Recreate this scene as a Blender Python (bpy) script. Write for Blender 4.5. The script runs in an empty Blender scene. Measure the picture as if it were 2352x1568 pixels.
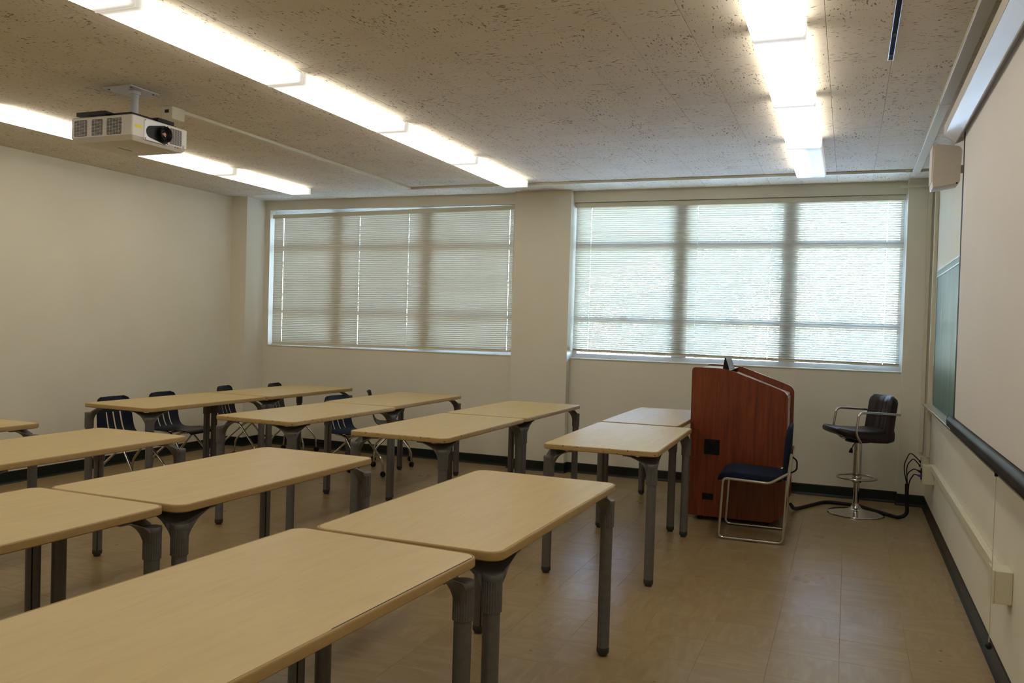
import bpy, bmesh, math, random
from mathutils import Vector, Matrix
random.seed(7)
PI = math.pi
sc = bpy.context.scene
C = sc.collection

# ------------------------------------------------------------------ camera
FPX, YAW, PITCH, ROLL, CAMZ = 1961.6, 0.3748, -0.0196, 0.0294, 1.5153
_f = Vector((-math.sin(YAW)*math.cos(PITCH), math.cos(YAW)*math.cos(PITCH), math.sin(PITCH)))
_r = Vector((math.cos(YAW), math.sin(YAW), 0)); _u = _r.cross(_f)
_r2 = _r*math.cos(ROLL) + _u*math.sin(ROLL); _u2 = -_r*math.sin(ROLL) + _u*math.cos(ROLL)
cam_d = bpy.data.cameras.new('camera'); cam = bpy.data.objects.new('camera', cam_d); C.objects.link(cam)
cam_d.sensor_fit = 'HORIZONTAL'; cam_d.sensor_width = 36.0; cam_d.lens = FPX/2352*36.0
cam_d.clip_start = 0.02; cam_d.clip_end = 300
M4 = Matrix((( _r2.x, _u2.x, -_f.x, 0), (_r2.y, _u2.y, -_f.y, 0), (_r2.z, _u2.z, -_f.z, CAMZ), (0, 0, 0, 1)))
cam.matrix_world = M4
sc.camera = cam
def in_frame(p, m=60):
    q = Vector(p) - Vector((0, 0, CAMZ)); d = q.dot(_f)
    if d < .3: return None
    x, y = 1176 + FPX*q.dot(_r2)/d, 784 - FPX*q.dot(_u2)/d
    return d if (-m < x < 2352+m and -m < y < 1568+m) else None

# ------------------------------------------------------------------ sky, sun, exposure
w = bpy.data.worlds.new('sky'); sc.world = w; w.use_nodes = True
nt = w.node_tree; nt.nodes.clear()
sky = nt.nodes.new('ShaderNodeTexSky'); sky.sky_type = 'NISHITA'; sky.sun_disc = False
sky.sun_elevation = math.radians(50); sky.sun_rotation = math.radians(200)
bg = nt.nodes.new('ShaderNodeBackground'); bg.inputs[1].default_value = 9.0
wo = nt.nodes.new('ShaderNodeOutputWorld'); nt.links.new(sky.outputs[0], bg.inputs[0]); nt.links.new(bg.outputs[0], wo.inputs[0])
w.cycles.sampling_method = 'NONE'      # daylight is found through the gaps between the slats
LAMP = 5.3            # radiance of the fluorescent diffusers
sc.view_settings.view_transform = 'Standard'; sc.view_settings.look = 'None'
sc.view_settings.gamma = 1.0; sc.view_settings.use_curve_mapping = False
sc.view_settings.exposure = 0.0
sc.cycles.max_bounces = 5; sc.cycles.diffuse_bounces = 3; sc.cycles.glossy_bounces = 3; sc.cycles.transmission_bounces = 2; sc.cycles.transparent_max_bounces = 6
sc.cycles.sample_clamp_indirect = 14.0; sc.cycles.use_denoising = True; sc.cycles.use_light_tree = False

# ------------------------------------------------------------------ dimensions (metres)
D, XR, XL, YF, HC = 8.486, 0.673, -6.784, -1.3, 2.915      # window wall, right wall, left wall, wall behind camera, ceiling
SILL, HEAD = 1.183, 2.80
WL, WR = (-6.50, -3.31), (-2.69, 0.457)
ZT, TW, TL = 0.796, 0.711, 1.385

# ------------------------------------------------------------------ materials
MATS = {}
def newmat(name):
    m = bpy.data.materials.new(name); m.use_nodes = True; MATS[name] = m
    return m, m.node_tree, m.node_tree.nodes['Principled BSDF']
def N(nt, t, **kw):
    n = nt.nodes.new(t)
    for k, v in kw.items():
        if k.startswith('i_'):
            n.inputs[k[2:].replace('_', ' ')].default_value = v
        else: setattr(n, k, v)
    return n
def ramp(nt, pts):
    r = nt.nodes.new('ShaderNodeValToRGB'); e = r.color_ramp.elements
    while len(e) < len(pts): e.new(.5)
    for el, (p, c) in zip(e, pts):
        el.position = p; el.color = c if len(c) == 4 else (*c, 1)
    return r
def flat(name, col, rough=.5, metal=0, spec=.5, noise=0, nscale=30, bump=0, bscale=200, coat=0):
    m, nt, b = newmat(name)
    b.inputs['Base Color'].default_value = (*col, 1); b.inputs['Roughness'].default_value = rough
    b.inputs['Metallic'].default_value = metal; b.inputs['Specular IOR Level'].default_value = spec
    b.inputs['Coat Weight'].default_value = coat
    tc = N(nt, 'ShaderNodeTexCoord')
    if noise:
        n = N(nt, 'ShaderNodeTexNoise'); n.inputs['Scale'].default_value = nscale; n.inputs['Detail'].default_value = 4
        nt.links.new(tc.outputs['Object'], n.inputs['Vector'])
        r = ramp(nt, [(.3, tuple(c*(1-noise) for c in col)), (.7, tuple(min(1, c*(1+noise)) for c in col))])
        nt.links.new(n.outputs['Fac'], r.inputs[0]); nt.links.new(r.outputs[0], b.inputs['Base Color'])
    if bump:
        n2 = N(nt, 'ShaderNodeTexNoise'); n2.inputs['Scale'].default_value = bscale; n2.inputs['Detail'].default_value = 3
        nt.links.new(tc.outputs['Object'], n2.inputs['Vector'])
        bp = N(nt, 'ShaderNodeBump'); bp.inputs['Strength'].default_value = bump; bp.inputs['Distance'].default_value = .002
        nt.links.new(n2.outputs['Fac'], bp.inputs['Height']); nt.links.new(bp.outputs[0], b.inputs['Normal'])
    return m

WALL = flat('cream_wall_paint', (.79, .745, .61), .55, noise=.03, nscale=1.6, bump=.12, bscale=60)
CEILPAINT = flat('ceiling_substrate', (.25, .22, .18), .9)
BASE = flat('black_green_vinyl', (.009, .014, .012), .38, spec=.35, noise=.2, nscale=6)
RACE = flat('ivory_raceway', (.70, .66, .50), .4, noise=.03, nscale=5)
BOXM = flat('ivory_box', (.70, .66, .49), .35, noise=.02, nscale=5)
GREYM = flat('grey_table_metal', (.14, .137, .132), .42, metal=.25, noise=.08, nscale=40, bump=.05, bscale=700)
FOOTM = flat('dark_foot_plastic', (.035, .033, .03), .5, noise=.1, nscale=50)
CHROME = flat('chrome', (.62, .61, .60), .12, metal=1, noise=.04, nscale=12)
NAVY = flat('navy_plastic', (.004, .007, .019), .42, spec=.3, noise=.15, nscale=20, bump=.08, bscale=900)
NAVY2 = flat('bright_navy_plastic', (.006, .013, .045), .42, spec=.3, noise=.15, nscale=20, bump=.08, bscale=900)
BLACK = flat('black_plastic', (.006, .006, .007), .45, spec=.25, noise=.15, nscale=40)
RUBBER = flat('black_rubber', (.008, .008, .009), .6, spec=.25, noise=.2, nscale=60)
ALU = flat('aluminium', (.62, .63, .64), .32, metal=.9, noise=.05, nscale=30)
WHITEM = flat('white_enamel', (.78, .78, .76), .35, noise=.02, nscale=10)
PROJ = flat('projector_shell', (.70, .67, .61), .45, noise=.02, nscale=20)
PROJW = flat('projector_faceplate', (.78, .80, .84), .35, noise=.02, nscale=20)
VENT = flat('vent_slot', (.03, .028, .025), .6, noise=.1, nscale=50)
YEL = flat('yellow_sticker', (.80, .68, .02), .5, noise=.04, nscale=60)
POLEM = flat('grey_pole_enamel', (.55, .56, .58), .35, noise=.03, nscale=20)
LEATHER = flat('dark_brown_leather', (.012, .006, .008), .38, noise=.25, nscale=14, bump=.18, bscale=260, spec=.45)
FABRIC = flat('navy_fabric', (.009, .015, .034), .9, spec=.2, noise=.3, nscale=160, bump=.5, bscale=500)
SCREEN = flat('matte_white_screen', (.72, .675, .63), .7, noise=.012, nscale=3)
SBLACK = flat('screen_black_border', (.006, .005, .007), .7, noise=.1, nscale=20)
HOUS = flat('screen_housing_white', (.70, .71, .72), .22, spec=.7, noise=.02, nscale=8)
HOUSEND = flat('screen_housing_beige', (.66, .62, .55), .4, noise=.02, nscale=8)
SPK = flat('speaker_plastic', (.62, .56, .49), .42, noise=.02, nscale=20)
CORD = flat('cord_string', (.62, .57, .45), .8, noise=.1, nscale=200)
BLUEC = flat('blue_connector', (.02, .02, .16), .4, noise=.1, nscale=60)
CABLE = flat('black_cable', (.006, .007, .010), .5, spec=.25, noise=.1, nscale=40)
DRAWER = flat('light_drawer_front', (.60, .50, .42), .3, noise=.05, nscale=10)
LENS = flat('lens_glass', (.006, .006, .010), .06, spec=.8, noise=.1, nscale=20)
LENSC = flat('lens_coating', (.55, .22, .20), .10, noise=.3, nscale=60)
WFRAME = flat('window_aluminium', (.66, .67, .70), .4, metal=0, noise=.04, nscale=10)
TRACKM = flat('dark_track', (.02, .022, .028), .8, spec=.1, noise=.1)
BARM = flat('black_vinyl_bar', (.010, .009, .010), .5, spec=.25, noise=.25, nscale=30, bump=.15, bscale=120)
BARK = flat('bark', (.09, .065, .045), .9, noise=.35, nscale=8, bump=.6, bscale=30)
GROUND = flat('pale_paving', (.48, .48, .47), .95, noise=.2, nscale=2)

def wood_mat(name, cols, scale, rough, bump=.03, coat=0, stretch=(1, 1, 1), dist=2.0, spots=0):
    m, nt, b = newmat(name)
    tc = N(nt, 'ShaderNodeTexCoord'); mp = N(nt, 'ShaderNodeMapping'); mp.inputs['Scale'].default_value = stretch
    oi = N(nt, 'ShaderNodeObjectInfo'); cmb = N(nt, 'ShaderNodeVectorMath', operation='MULTIPLY'); cmb.inputs[1].default_value = (9, 31, 17)
    nt.links.new(oi.outputs['Random'], cmb.inputs[0]); nt.links.new(cmb.outputs[0], mp.inputs['Location'])
    nt.links.new(tc.outputs['Object'], mp.inputs['Vector'])
    n = N(nt, 'ShaderNodeTexNoise'); n.inputs['Scale'].default_value = scale; n.inputs['Detail'].default_value = 6; n.inputs['Roughness'].default_value = .62
    n.inputs['Distortion'].default_value = dist
    nt.links.new(mp.outputs[0], n.inputs['Vector'])
    k = len(cols)
    r = ramp(nt, [(.25 + .5*i/(k-1), c) for i, c in enumerate(cols)])
    nt.links.new(n.outputs['Fac'], r.inputs[0])
    out = r.outputs[0]
    if spots:
        v = N(nt, 'ShaderNodeTexNoise'); v.inputs['Scale'].default_value = 55; v.inputs['Detail'].default_value = 3
        nt.links.new(tc.outputs['Object'], v.inputs['Vector'])
        rr = ramp(nt, [(spots, (0, 0, 0)), (spots+.04, (1, 1, 1))]); nt.links.new(v.outputs['Fac'], rr.inputs[0])
        mx = N(nt, 'ShaderNodeMix', data_type='RGBA'); mx.inputs[7].default_value = (.05, .03, .015, 1)
        nt.links.new(rr.outputs[0], mx.inputs[0]); nt.links.new(out, mx.inputs[6]); out = mx.outputs[2]
    nt.links.new(out, b.inputs['Base Color'])
    b.inputs['Roughness'].default_value = rough; b.inputs['Coat Weight'].default_value = coat; b.inputs['Coat Roughness'].default_value = .2
    bp = N(nt, 'ShaderNodeBump'); bp.inputs['Strength'].default_value = bump; bp.inputs['Distance'].default_value = .001
    nt.links.new(n.outputs['Fac'], bp.inputs['Height']); nt.links.new(bp.outputs[0], b.inputs['Normal'])
    return m
MAPLE = wood_mat('maple_laminate', [(.535, .39, .155), (.59, .435, .182), (.63, .47, .205)], 3.2, .36, stretch=(7, 1.0, 4), dist=1.2)
EDGE = wood_mat('maple_edge', [(.36, .235, .085), (.45, .30, .12)], 4, .42, stretch=(4, 4, 18))
EDGEM = wood_mat('maple_edge_marked', [(.38, .25, .09), (.47, .32, .13)], 4, .42, stretch=(4, 4, 18), spots=.64)
CHERRY = wood_mat('cherry_veneer', [(.095, .015, .004), (.185, .033, .008), (.25, .052, .013)], 2.6, .34, stretch=(9, 9, .55), dist=1.5, coat=.15)

FLOORM = flat('floor_adhesive', (.20, .14, .075), .6, noise=.1)
def tile_ceiling():
    m, nt, b = newmat('fissured_ceiling_tile')
    tc = N(nt, 'ShaderNodeTexCoord'); oi = N(nt, 'ShaderNodeObjectInfo')
    sh = N(nt, 'ShaderNodeVectorMath', operation='MULTIPLY'); sh.inputs[1].default_value = (0, 0, 40)
    nt.links.new(oi.outputs['Random'], sh.inputs[0])
    ad = N(nt, 'ShaderNodeVectorMath', operation='ADD'); nt.links.new(tc.outputs['Object'], ad.inputs[0]); nt.links.new(sh.outputs[0], ad.inputs[1])
    mp = N(nt, 'ShaderNodeMapping'); mp.inputs['Scale'].default_value = (34, 90, 40); nt.links.new(ad.outputs[0], mp.inputs['Vector'])
    n = N(nt, 'ShaderNodeTexNoise'); n.inputs['Scale'].default_value = 1; n.inputs['Detail'].default_value = 2.5; n.inputs['Distortion'].default_value = .6
    nt.links.new(mp.outputs[0], n.inputs['Vector'])
    dn = N(nt, 'ShaderNodeTexNoise'); dn.inputs['Scale'].default_value = 5; nt.links.new(ad.outputs[0], dn.inputs['Vector'])
    mul = N(nt, 'ShaderNodeMath', operation='MULTIPLY_ADD'); mul.inputs[1].default_value = .22; nt.links.new(dn.outputs['Fac'], mul.inputs[0]); nt.links.new(n.outputs['Fac'], mul.inputs[2])
    r = ramp(nt, [(.735, (0, 0, 0)), (.785, (1, 1, 1))]); nt.links.new(mul.outputs[0], r.inputs[0])
    bn = N(nt, 'ShaderNodeTexNoise'); bn.inputs['Scale'].default_value = 2.2; nt.links.new(ad.outputs[0], bn.inputs['Vector'])
    br = ramp(nt, [(.3, (.76, .685, .56)), (.7, (.82, .745, .62))]); nt.links.new(bn.outputs['Fac'], br.inputs[0])
    mx = N(nt, 'ShaderNodeMix', data_type='RGBA'); mx.inputs[7].default_value = (.26, .205, .135, 1)
    nt.links.new(r.outputs[0], mx.inputs[0]); nt.links.new(br.outputs[0], mx.inputs[6]); nt.links.new(mx.outputs[2], b.inputs['Base Color'])
    b.inputs['Roughness'].default_value = .9; b.inputs['Specular IOR Level'].default_value = .15
    iv = N(nt, 'ShaderNodeMath', operation='SUBTRACT'); iv.inputs[0].default_value = 1; nt.links.new(r.outputs[0], iv.inputs[1])
    bp = N(nt, 'ShaderNodeBump'); bp.inputs['Strength'].default_value = .5; bp.inputs['Distance'].default_value = .004
    nt.links.new(iv.outputs[0], bp.inputs['Height']); nt.links.new(bp.outputs[0], b.inputs['Normal'])
    return m
CTILE = tile_ceiling()

def tile_floor():
    m, nt, b = newmat('waxed_vinyl_tile')
    tc = N(nt, 'ShaderNodeTexCoord'); oi = N(nt, 'ShaderNodeObjectInfo')
    sh = N(nt, 'ShaderNodeVectorMath', operation='MULTIPLY'); sh.inputs[1].default_value = (0, 0, 50); nt.links.new(oi.outputs['Random'], sh.inputs[0])
    ad = N(nt, 'ShaderNodeVectorMath', operation='ADD'); nt.links.new(tc.outputs['Object'], ad.inputs[0]); nt.links.new(sh.outputs[0], ad.inputs[1])
    mp = N(nt, 'ShaderNodeMapping'); mp.inputs['Scale'].default_value = (5, 22, 9); nt.links.new(ad.outputs[0], mp.inputs['Vector'])
    n = N(nt, 'ShaderNodeTexNoise'); n.inputs['Scale'].default_value = 1; n.inputs['Detail'].default_value = 6; n.inputs['Distortion'].default_value = 1.0
    nt.links.new(mp.outputs[0], n.inputs['Vector'])
    r = ramp(nt, [(.3, (.285, .20, .092)), (.5, (.318, .227, .108)), (.72, (.365, .27, .135))]); nt.links.new(n.outputs['Fac'], r.inputs[0])
    nt.links.new(r.outputs[0], b.inputs['Base Color'])
    # wear in the wax, in world space
    gp = N(nt, 'ShaderNodeNewGeometry')
    wn = N(nt, 'ShaderNodeTexNoise'); wn.inputs['Scale'].default_value = 3.5; wn.inputs['Detail'].default_value = 5; nt.links.new(gp.outputs['Position'], wn.inputs['Vector'])
    wr = ramp(nt, [(.3, (.27, .27, .27)), (.7, (.34, .34, .34))]); nt.links.new(wn.outputs['Fac'], wr.inputs[0]); nt.links.new(wr.outputs[0], b.inputs['Roughness'])
    b.inputs['Specular IOR Level'].default_value = .42
    bn = N(nt, 'ShaderNodeTexNoise'); bn.inputs['Scale'].default_value = 5; bn.inputs['Detail'].default_value = 2; nt.links.new(gp.outputs['Position'], bn.inputs['Vector'])
    bp = N(nt, 'ShaderNodeBump'); bp.inputs['Strength'].default_value = .02; bp.inputs['Distance'].default_value = .01
    nt.links.new(bn.outputs['Fac'], bp.inputs['Height']); nt.links.new(bp.outputs[0], b.inputs['Normal'])
    return m
FTILE = tile_floor()

def lamp_mat(name, half=False):
    # fluorescent lens: glows where the tubes run behind it, dimmer at the two ends past the tube sockets
    m = bpy.data.materials.new(name); m.use_nodes = True; nt = m.node_tree; b = nt.nodes['Principled BSDF']
    b.inputs['Base Color'].default_value = (.75, .76, .76, 1); b.inputs['Roughness'].default_value = .3
    tc = N(nt, 'ShaderNodeTexCoord'); sp = N(nt, 'ShaderNodeSeparateXYZ'); nt.links.new(tc.outputs['Object'], sp.inputs[0])
    ab = N(nt, 'ShaderNodeMath', operation='ABSOLUTE'); nt.links.new(sp.outputs['Y'], ab.inputs[0])
    mr = N(nt, 'ShaderNodeMapRange', interpolation_type='SMOOTHSTEP'); mr.inputs['From Min'].default_value = .46; mr.inputs['From Max'].default_value = .60
    mr.inputs['To Min'].default_value = 1; mr.inputs['To Max'].default_value = .085; nt.links.new(ab.outputs[0], mr.inputs['Value'])
    val = mr.outputs[0]
    if half:
        m2 = N(nt, 'ShaderNodeMapRange', interpolation_type='SMOOTHSTEP'); m2.inputs['From Min'].default_value = -.05; m2.inputs['From Max'].default_value = .025
        m2.inputs['To Min'].default_value = 1; m2.inputs['To Max'].default_value = .05; nt.links.new(sp.outputs['X'], m2.inputs['Value'])
        mm = N(nt, 'ShaderNodeMath', operation='MULTIPLY'); nt.links.new(val, mm.inputs[0]); nt.links.new(m2.outputs[0], mm.inputs[1]); val = mm.outputs[0]
    ms = N(nt, 'ShaderNodeMath', operation='MULTIPLY'); ms.inputs[1].default_value = LAMP; nt.links.new(val, ms.inputs[0])
    b.inputs['Emission Color'].default_value = (1, .935, .82, 1); nt.links.new(ms.outputs[0], b.inputs['Emission Strength'])
    m.cycles.emission_sampling = 'FRONT'
    return m
LIPM = flat('lit_lens_end', (.75, .74, .70), .4, noise=.02)
LIPM.node_tree.nodes['Principled BSDF'].inputs['Emission Color'].default_value = (1, .9, .75, 1); LIPM.node_tree.nodes['Principled BSDF'].inputs['Emission Strength'].default_value = .45; LIPM.cycles.emission_sampling = 'NONE'
LAMPM = lamp_mat('lit_diffuser'); LAMPH = lamp_mat('half_lit_diffuser', True)

def slat_mat():
    m = bpy.data.materials.new('blind_slat'); m.use_nodes = True; nt = m.node_tree; b = nt.nodes['Principled BSDF']
    b.inputs['Roughness'].default_value = .35
    tc = N(nt, 'ShaderNodeTexCoord'); n = N(nt, 'ShaderNodeTexNoise'); n.inputs['Scale'].default_value = 4; nt.links.new(tc.outputs['Object'], n.inputs['Vector'])
    r = ramp(nt, [(.3, (.72, .68, .555)), (.7, (.76, .72, .595))]); nt.links.new(n.outputs['Fac'], r.inputs[0]); nt.links.new(r.outputs[0], b.inputs['Base Color'])
    t = N(nt, 'ShaderNodeBsdfTranslucent'); t.inputs['Color'].default_value = (.75, .73, .66, 1)
    mx = N(nt, 'ShaderNodeMixShader'); mx.inputs[0].default_value = .004
    nt.links.new(b.outputs[0], mx.inputs[1]); nt.links.new(t.outputs[0], mx.inputs[2]); nt.links.new(mx.outputs[0], nt.nodes['Material Output'].inputs[0])
    return m
SLAT = slat_mat()

def glass_mat():
    m = bpy.data.materials.new('window_glass'); m.use_nodes = True; nt = m.node_tree; nt.nodes.remove(nt.nodes['Principled BSDF'])
    t = N(nt, 'ShaderNodeBsdfTransparent'); t.inputs[0].default_value = (.93, .95, .98, 1)
    gl = N(nt, 'ShaderNodeBsdfGlossy'); gl.inputs['Roughness'].default_value = .02
    fr = N(nt, 'ShaderNodeFresnel'); fr.inputs[0].default_value = 1.45
    mx = N(nt, 'ShaderNodeMixShader'); nt.links.new(fr.outputs[0], mx.inputs[0]); nt.links.new(t.outputs[0], mx.inputs[1]); nt.links.new(gl.outputs[0], mx.inputs[2])
    nt.links.new(mx.outputs[0], nt.nodes['Material Output'].inputs[0])
    return m
GLASS = glass_mat()

def chalk_mat():
    m, nt, b = newmat('green_chalkboard')
    tc = N(nt, 'ShaderNodeTexCoord'); mp = N(nt, 'ShaderNodeMapping'); mp.inputs['Scale'].default_value = (4, 9, .8); nt.links.new(tc.outputs['Object'], mp.inputs['Vector'])
    n = N(nt, 'ShaderNodeTexNoise'); n.inputs['Scale'].default_value = 1.3; n.inputs['Detail'].default_value = 5; nt.links.new(mp.outputs[0], n.inputs['Vector'])
    r = ramp(nt, [(.25, (.028, .115, .085)), (.55, (.075, .175, .145)), (.8, (.16, .26, .23))]); nt.links.new(n.outputs['Fac'], r.inputs[0])
    nt.links.new(r.outputs[0], b.inputs['Base Color']); b.inputs['Roughness'].default_value = .42
    return m
CHALK = chalk_mat()
def leaf_mat(name, c1, c2):
    m = bpy.data.materials.new(name); m.use_nodes = True; nt = m.node_tree; b = nt.nodes['Principled BSDF']
    tc = N(nt, 'ShaderNodeTexCoord'); n = N(nt, 'ShaderNodeTexNoise'); n.inputs['Scale'].default_value = 1.7; nt.links.new(tc.outputs['Object'], n.inputs['Vector'])
    r = ramp(nt, [(.35, c1), (.65, c2)]); nt.links.new(n.outputs['Fac'], r.inputs[0]); nt.links.new(r.outputs[0], b.inputs['Base Color']); b.inputs['Roughness'].default_value = .4
    t = N(nt, 'ShaderNodeBsdfTranslucent'); nt.links.new(r.outputs[0], t.inputs['Color'])
    mx = N(nt, 'ShaderNodeMixShader'); mx.inputs[0].default_value = .3
    nt.links.new(b.outputs[0], mx.inputs[1]); nt.links.new(t.outputs[0], mx.inputs[2]); nt.links.new(mx.outputs[0], nt.nodes['Material Output'].inputs[0])
    return m
LEAF = leaf_mat('tree_leaves', (.15, .19, .14), (.29, .35, .29))

# ------------------------------------------------------------------ mesh helpers
class MB:
    """collects shapes; build() links them as ONE mesh object"""
    def __init__(s): s.v = []; s.f = []
    def add(s, vs, fs):
        o = len(s.v); s.v += [tuple(p) for p in vs]; s.f += [tuple(i+o for i in q) for q in fs]; return s
    def box(s, x0, y0, z0, x1, y1, z1, b=0):
        if b <= 0:
            vs = [(x0,y0,z0),(x1,y0,z0),(x1,y1,z0),(x0,y1,z0),(x0,y0,z1),(x1,y0,z1),(x1,y1,z1),(x0,y1,z1)]
            return s.add(vs, [(3,2,1,0),(4,5,6,7),(0,1,5,4),(1,2,6,5),(2,3,7,6),(3,0,4,7)])
        bm = bmesh.new(); bmesh.ops.create_cube(bm, size=1)
        for v in bm.verts: v.co = Vector(((x0+x1)/2+v.co.x*(x1-x0), (y0+y1)/2+v.co.y*(y1-y0), (z0+z1)/2+v.co.z*(z1-z0)))
        bmesh.ops.bevel(bm, geom=bm.edges[:], offset=b, segments=2, affect='EDGES', profile=.5)
        s.bm(bm); return s
    def bm(s, bm, M=None):
        bm.verts.index_update()
        s.add([(M @ v.co if M else v.co) for v in bm.verts], [[v.index for v in f.verts] for f in bm.faces]); bm.free(); return s
    def rings(s, rings, cap0=True, cap1=True, closed=True):
        n = len(rings[0]); o = len(s.v)
        for r in rings: s.v += [tuple(p) for p in r]
        for i in range(len(rings)-1):
            for j in range(n if closed else n-1):
                k = (j+1) % n
                s.f.append((o+i*n+j, o+i*n+k, o+(i+1)*n+k, o+(i+1)*n+j))
        if cap0: s.f.append(tuple(o+j for j in reversed(range(n))))
        if cap1: s.f.append(tuple(o+(len(rings)-1)*n+j for j in range(n)))
        return s
    def tube(s, pts, r, seg=10, caps=True):
        pts = [Vector(p) for p in pts]; rr = r if hasattr(r, '__len__') else [r]*len(pts)
        rings = []; up = None
        for i, p in enumerate(pts):
            t = (pts[min(i+1, len(pts)-1)] - pts[max(i-1, 0)]).normalized()
            if up is None:
                up = Vector((0, 0, 1)) if abs(t.z) < .9 else Vector((1, 0, 0))
            up = (up - t*up.dot(t)).normalized(); sd = t.cross(up)
            rings.append([p + (up*math.cos(a) + sd*math.sin(a))*rr[i] for a in [2*PI*k/seg for k in range(seg)]])
        return s.rings(rings, caps, caps)
    def lathe(s, prof, seg=32, c=(0, 0, 0)):
        rings = [[(c[0]+r*math.cos(2*PI*k/seg), c[1]+r*math.sin(2*PI*k/seg), c[2]+z) for k in range(seg)] for r, z in prof]
        return s.rings(rings, prof[0][0] > 1e-4, prof[-1][0] > 1e-4)
    def prism(s, out, a0, a1, axis='z'):
        mk = {'z': lambda p, a: (p[0], p[1], a), 'y': lambda p, a: (p[0], a, p[1]), 'x': lambda p, a: (a, p[0], p[1])}[axis]
        return s.rings([[mk(p, a0) for p in out], [mk(p, a1) for p in out]])
    def xf(s, M):
        s.v = [tuple(M @ Vector(p)) for p in s.v]; return s
    def mesh(s, name, smooth=None):
        me = bpy.data.meshes.new(name); me.from_pydata(s.v, [], s.f); me.validate()
        bm = bmesh.new(); bm.from_mesh(me); bmesh.ops.recalc_face_normals(bm, faces=bm.faces); bm.to_mesh(me); bm.free()
        if smooth:
            for p in me.polygons: p.use_smooth = True
            me.set_sharp_from_angle(angle=math.radians(smooth))
        return me
    def build(s, name, mat, parent=None, smooth=None):
        return link(name, s.mesh(name, smooth), mat, parent)
def link(name, me, mat, parent=None):
    if mat and not me.materials: me.materials.append(mat)
    o = bpy.data.objects.new(name, me); C.objects.link(o)
    if parent: o.parent = parent
    return o
def empty(name, loc=(0, 0, 0), rz=0):
    o = bpy.data.objects.new(name, None); C.objects.link(o); o.location = loc; o.rotation_euler = (0, 0, rz); o.empty_display_size = .1
    return o
def tag(o, label=None, cat=None, group=None, kind=None):
    if label: o['label'] = label
    if cat: o['category'] = cat
    if group: o['group'] = group
    if kind: o['kind'] = kind
    return o
def thing(name, label, cat, loc=(0, 0, 0), rz=0, group=None): return tag(empty(name, loc, rz), label, cat, group)
def copy_tree(o, parent=None):
    c = o.copy(); C.objects.link(c); c.parent = parent
    for ch in [x for x in o.children]: copy_tree(ch, c)
    return c
def fillet(pts, r, n=6):
    pts = [Vector(p) for p in pts]; out = [pts[0]]
    for i in range(1, len(pts)-1):
        a, p, b = pts[i-1], pts[i], pts[i+1]
        d0 = (a-p); d1 = (b-p); k = min(r, d0.length*.49, d1.length*.49)
        p0 = p + d0.normalized()*k; p1 = p + d1.normalized()*k
        for j in range(n+1):
            t = j/n; out.append(p0*(1-t)**2 + p*2*t*(1-t) + p1*t*t)
    out.append(pts[-1]); return out
def rrect(x0, y0, x1, y1, r, n=6):
    out = []
    for cx, cy, a0 in ((x1-r, y1-r, 0), (x0+r, y1-r, 90), (x0+r, y0+r, 180), (x1-r, y0+r, 270)):
        for k in range(n+1):
            a = math.radians(a0 + 90*k/n); out.append((cx+r*math.cos(a), cy+r*math.sin(a)))
    return out
def round_poly(pts, r, n=5):
    """rounds the corners of a closed 2D polygon; r may be one radius or a list"""
    k = len(pts); out = []
    for i in range(k):
        a, p, b = Vector(pts[i-1]), Vector(pts[i]), Vector(pts[(i+1) % k])
        rr = r[i] if hasattr(r, '__len__') else r
        if rr <= 0: out.append(tuple(p)); continue
        p0 = p + (a-p).normalized()*rr; p1 = p + (b-p).normalized()*rr
        for j in range(n+1):
            t = j/n; q = p0*(1-t)**2 + p*2*t*(1-t) + p1*t*t; out.append((q.x, q.y))
    return out
def struct(o): o['kind'] = 'structure'; return o

# ------------------------------------------------------------------ the room shell
TH = .22
fl = struct(MB().box(XL-TH, YF-TH, -.15, XR+TH, D+TH, -.004).build('floor', FLOORM)); fl['label'] = 'floor of waxed tan vinyl tiles'
ce = struct(MB().box(XL-TH, YF-TH, HC+.008, XR+TH, D+TH, HC+.2).build('ceiling', CEILPAINT)); ce['label'] = 'ceiling of fissured beige acoustic tiles'
wl_ = struct(MB().box(XL-TH, YF-TH, 0, XL, D+TH, HC+.008).build('wall_left', WALL)); wl_['label'] = 'plain cream wall on the left'
wr_ = struct(MB().box(XR, YF-TH, 0, XR+TH, D+TH, HC+.008).build('wall_right', WALL)); wr_['label'] = 'cream wall behind the chalkboard and screen'
wf_ = struct(MB().box(XL, YF-TH, 0, XR, YF, HC+.008).build('wall_front', WALL)); wf_['label'] = 'cream wall behind the viewer'
m = MB()
m.box(XL, D, 0, XR, D+TH, SILL); m.box(XL, D, HEAD, XR, D+TH, HC+.008)
m.box(XL, D, SILL, WL[0], D+TH, HEAD); m.box(WL[1], D, SILL, WR[0], D+TH, HEAD); m.box(WR[1], D, SILL, XR, D+TH, HEAD)
wb_ = struct(m.build('wall_back', WALL)); wb_['label'] = 'cream window wall with pilasters at the far end'
PIL = .098
MB().box(WL[1], D-PIL, 0, WR[0], D, HC+.008, 0).build('pilaster', WALL, wb_)
MB().box(WR[1], D-PIL, 0, XR, D, HC+.008, 0).build('pilaster', WALL, wb_)
MB().box(XL, 8.14, 0, -6.565, D, HC+.008, 0).build('pilaster', WALL, wb_)

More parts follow.
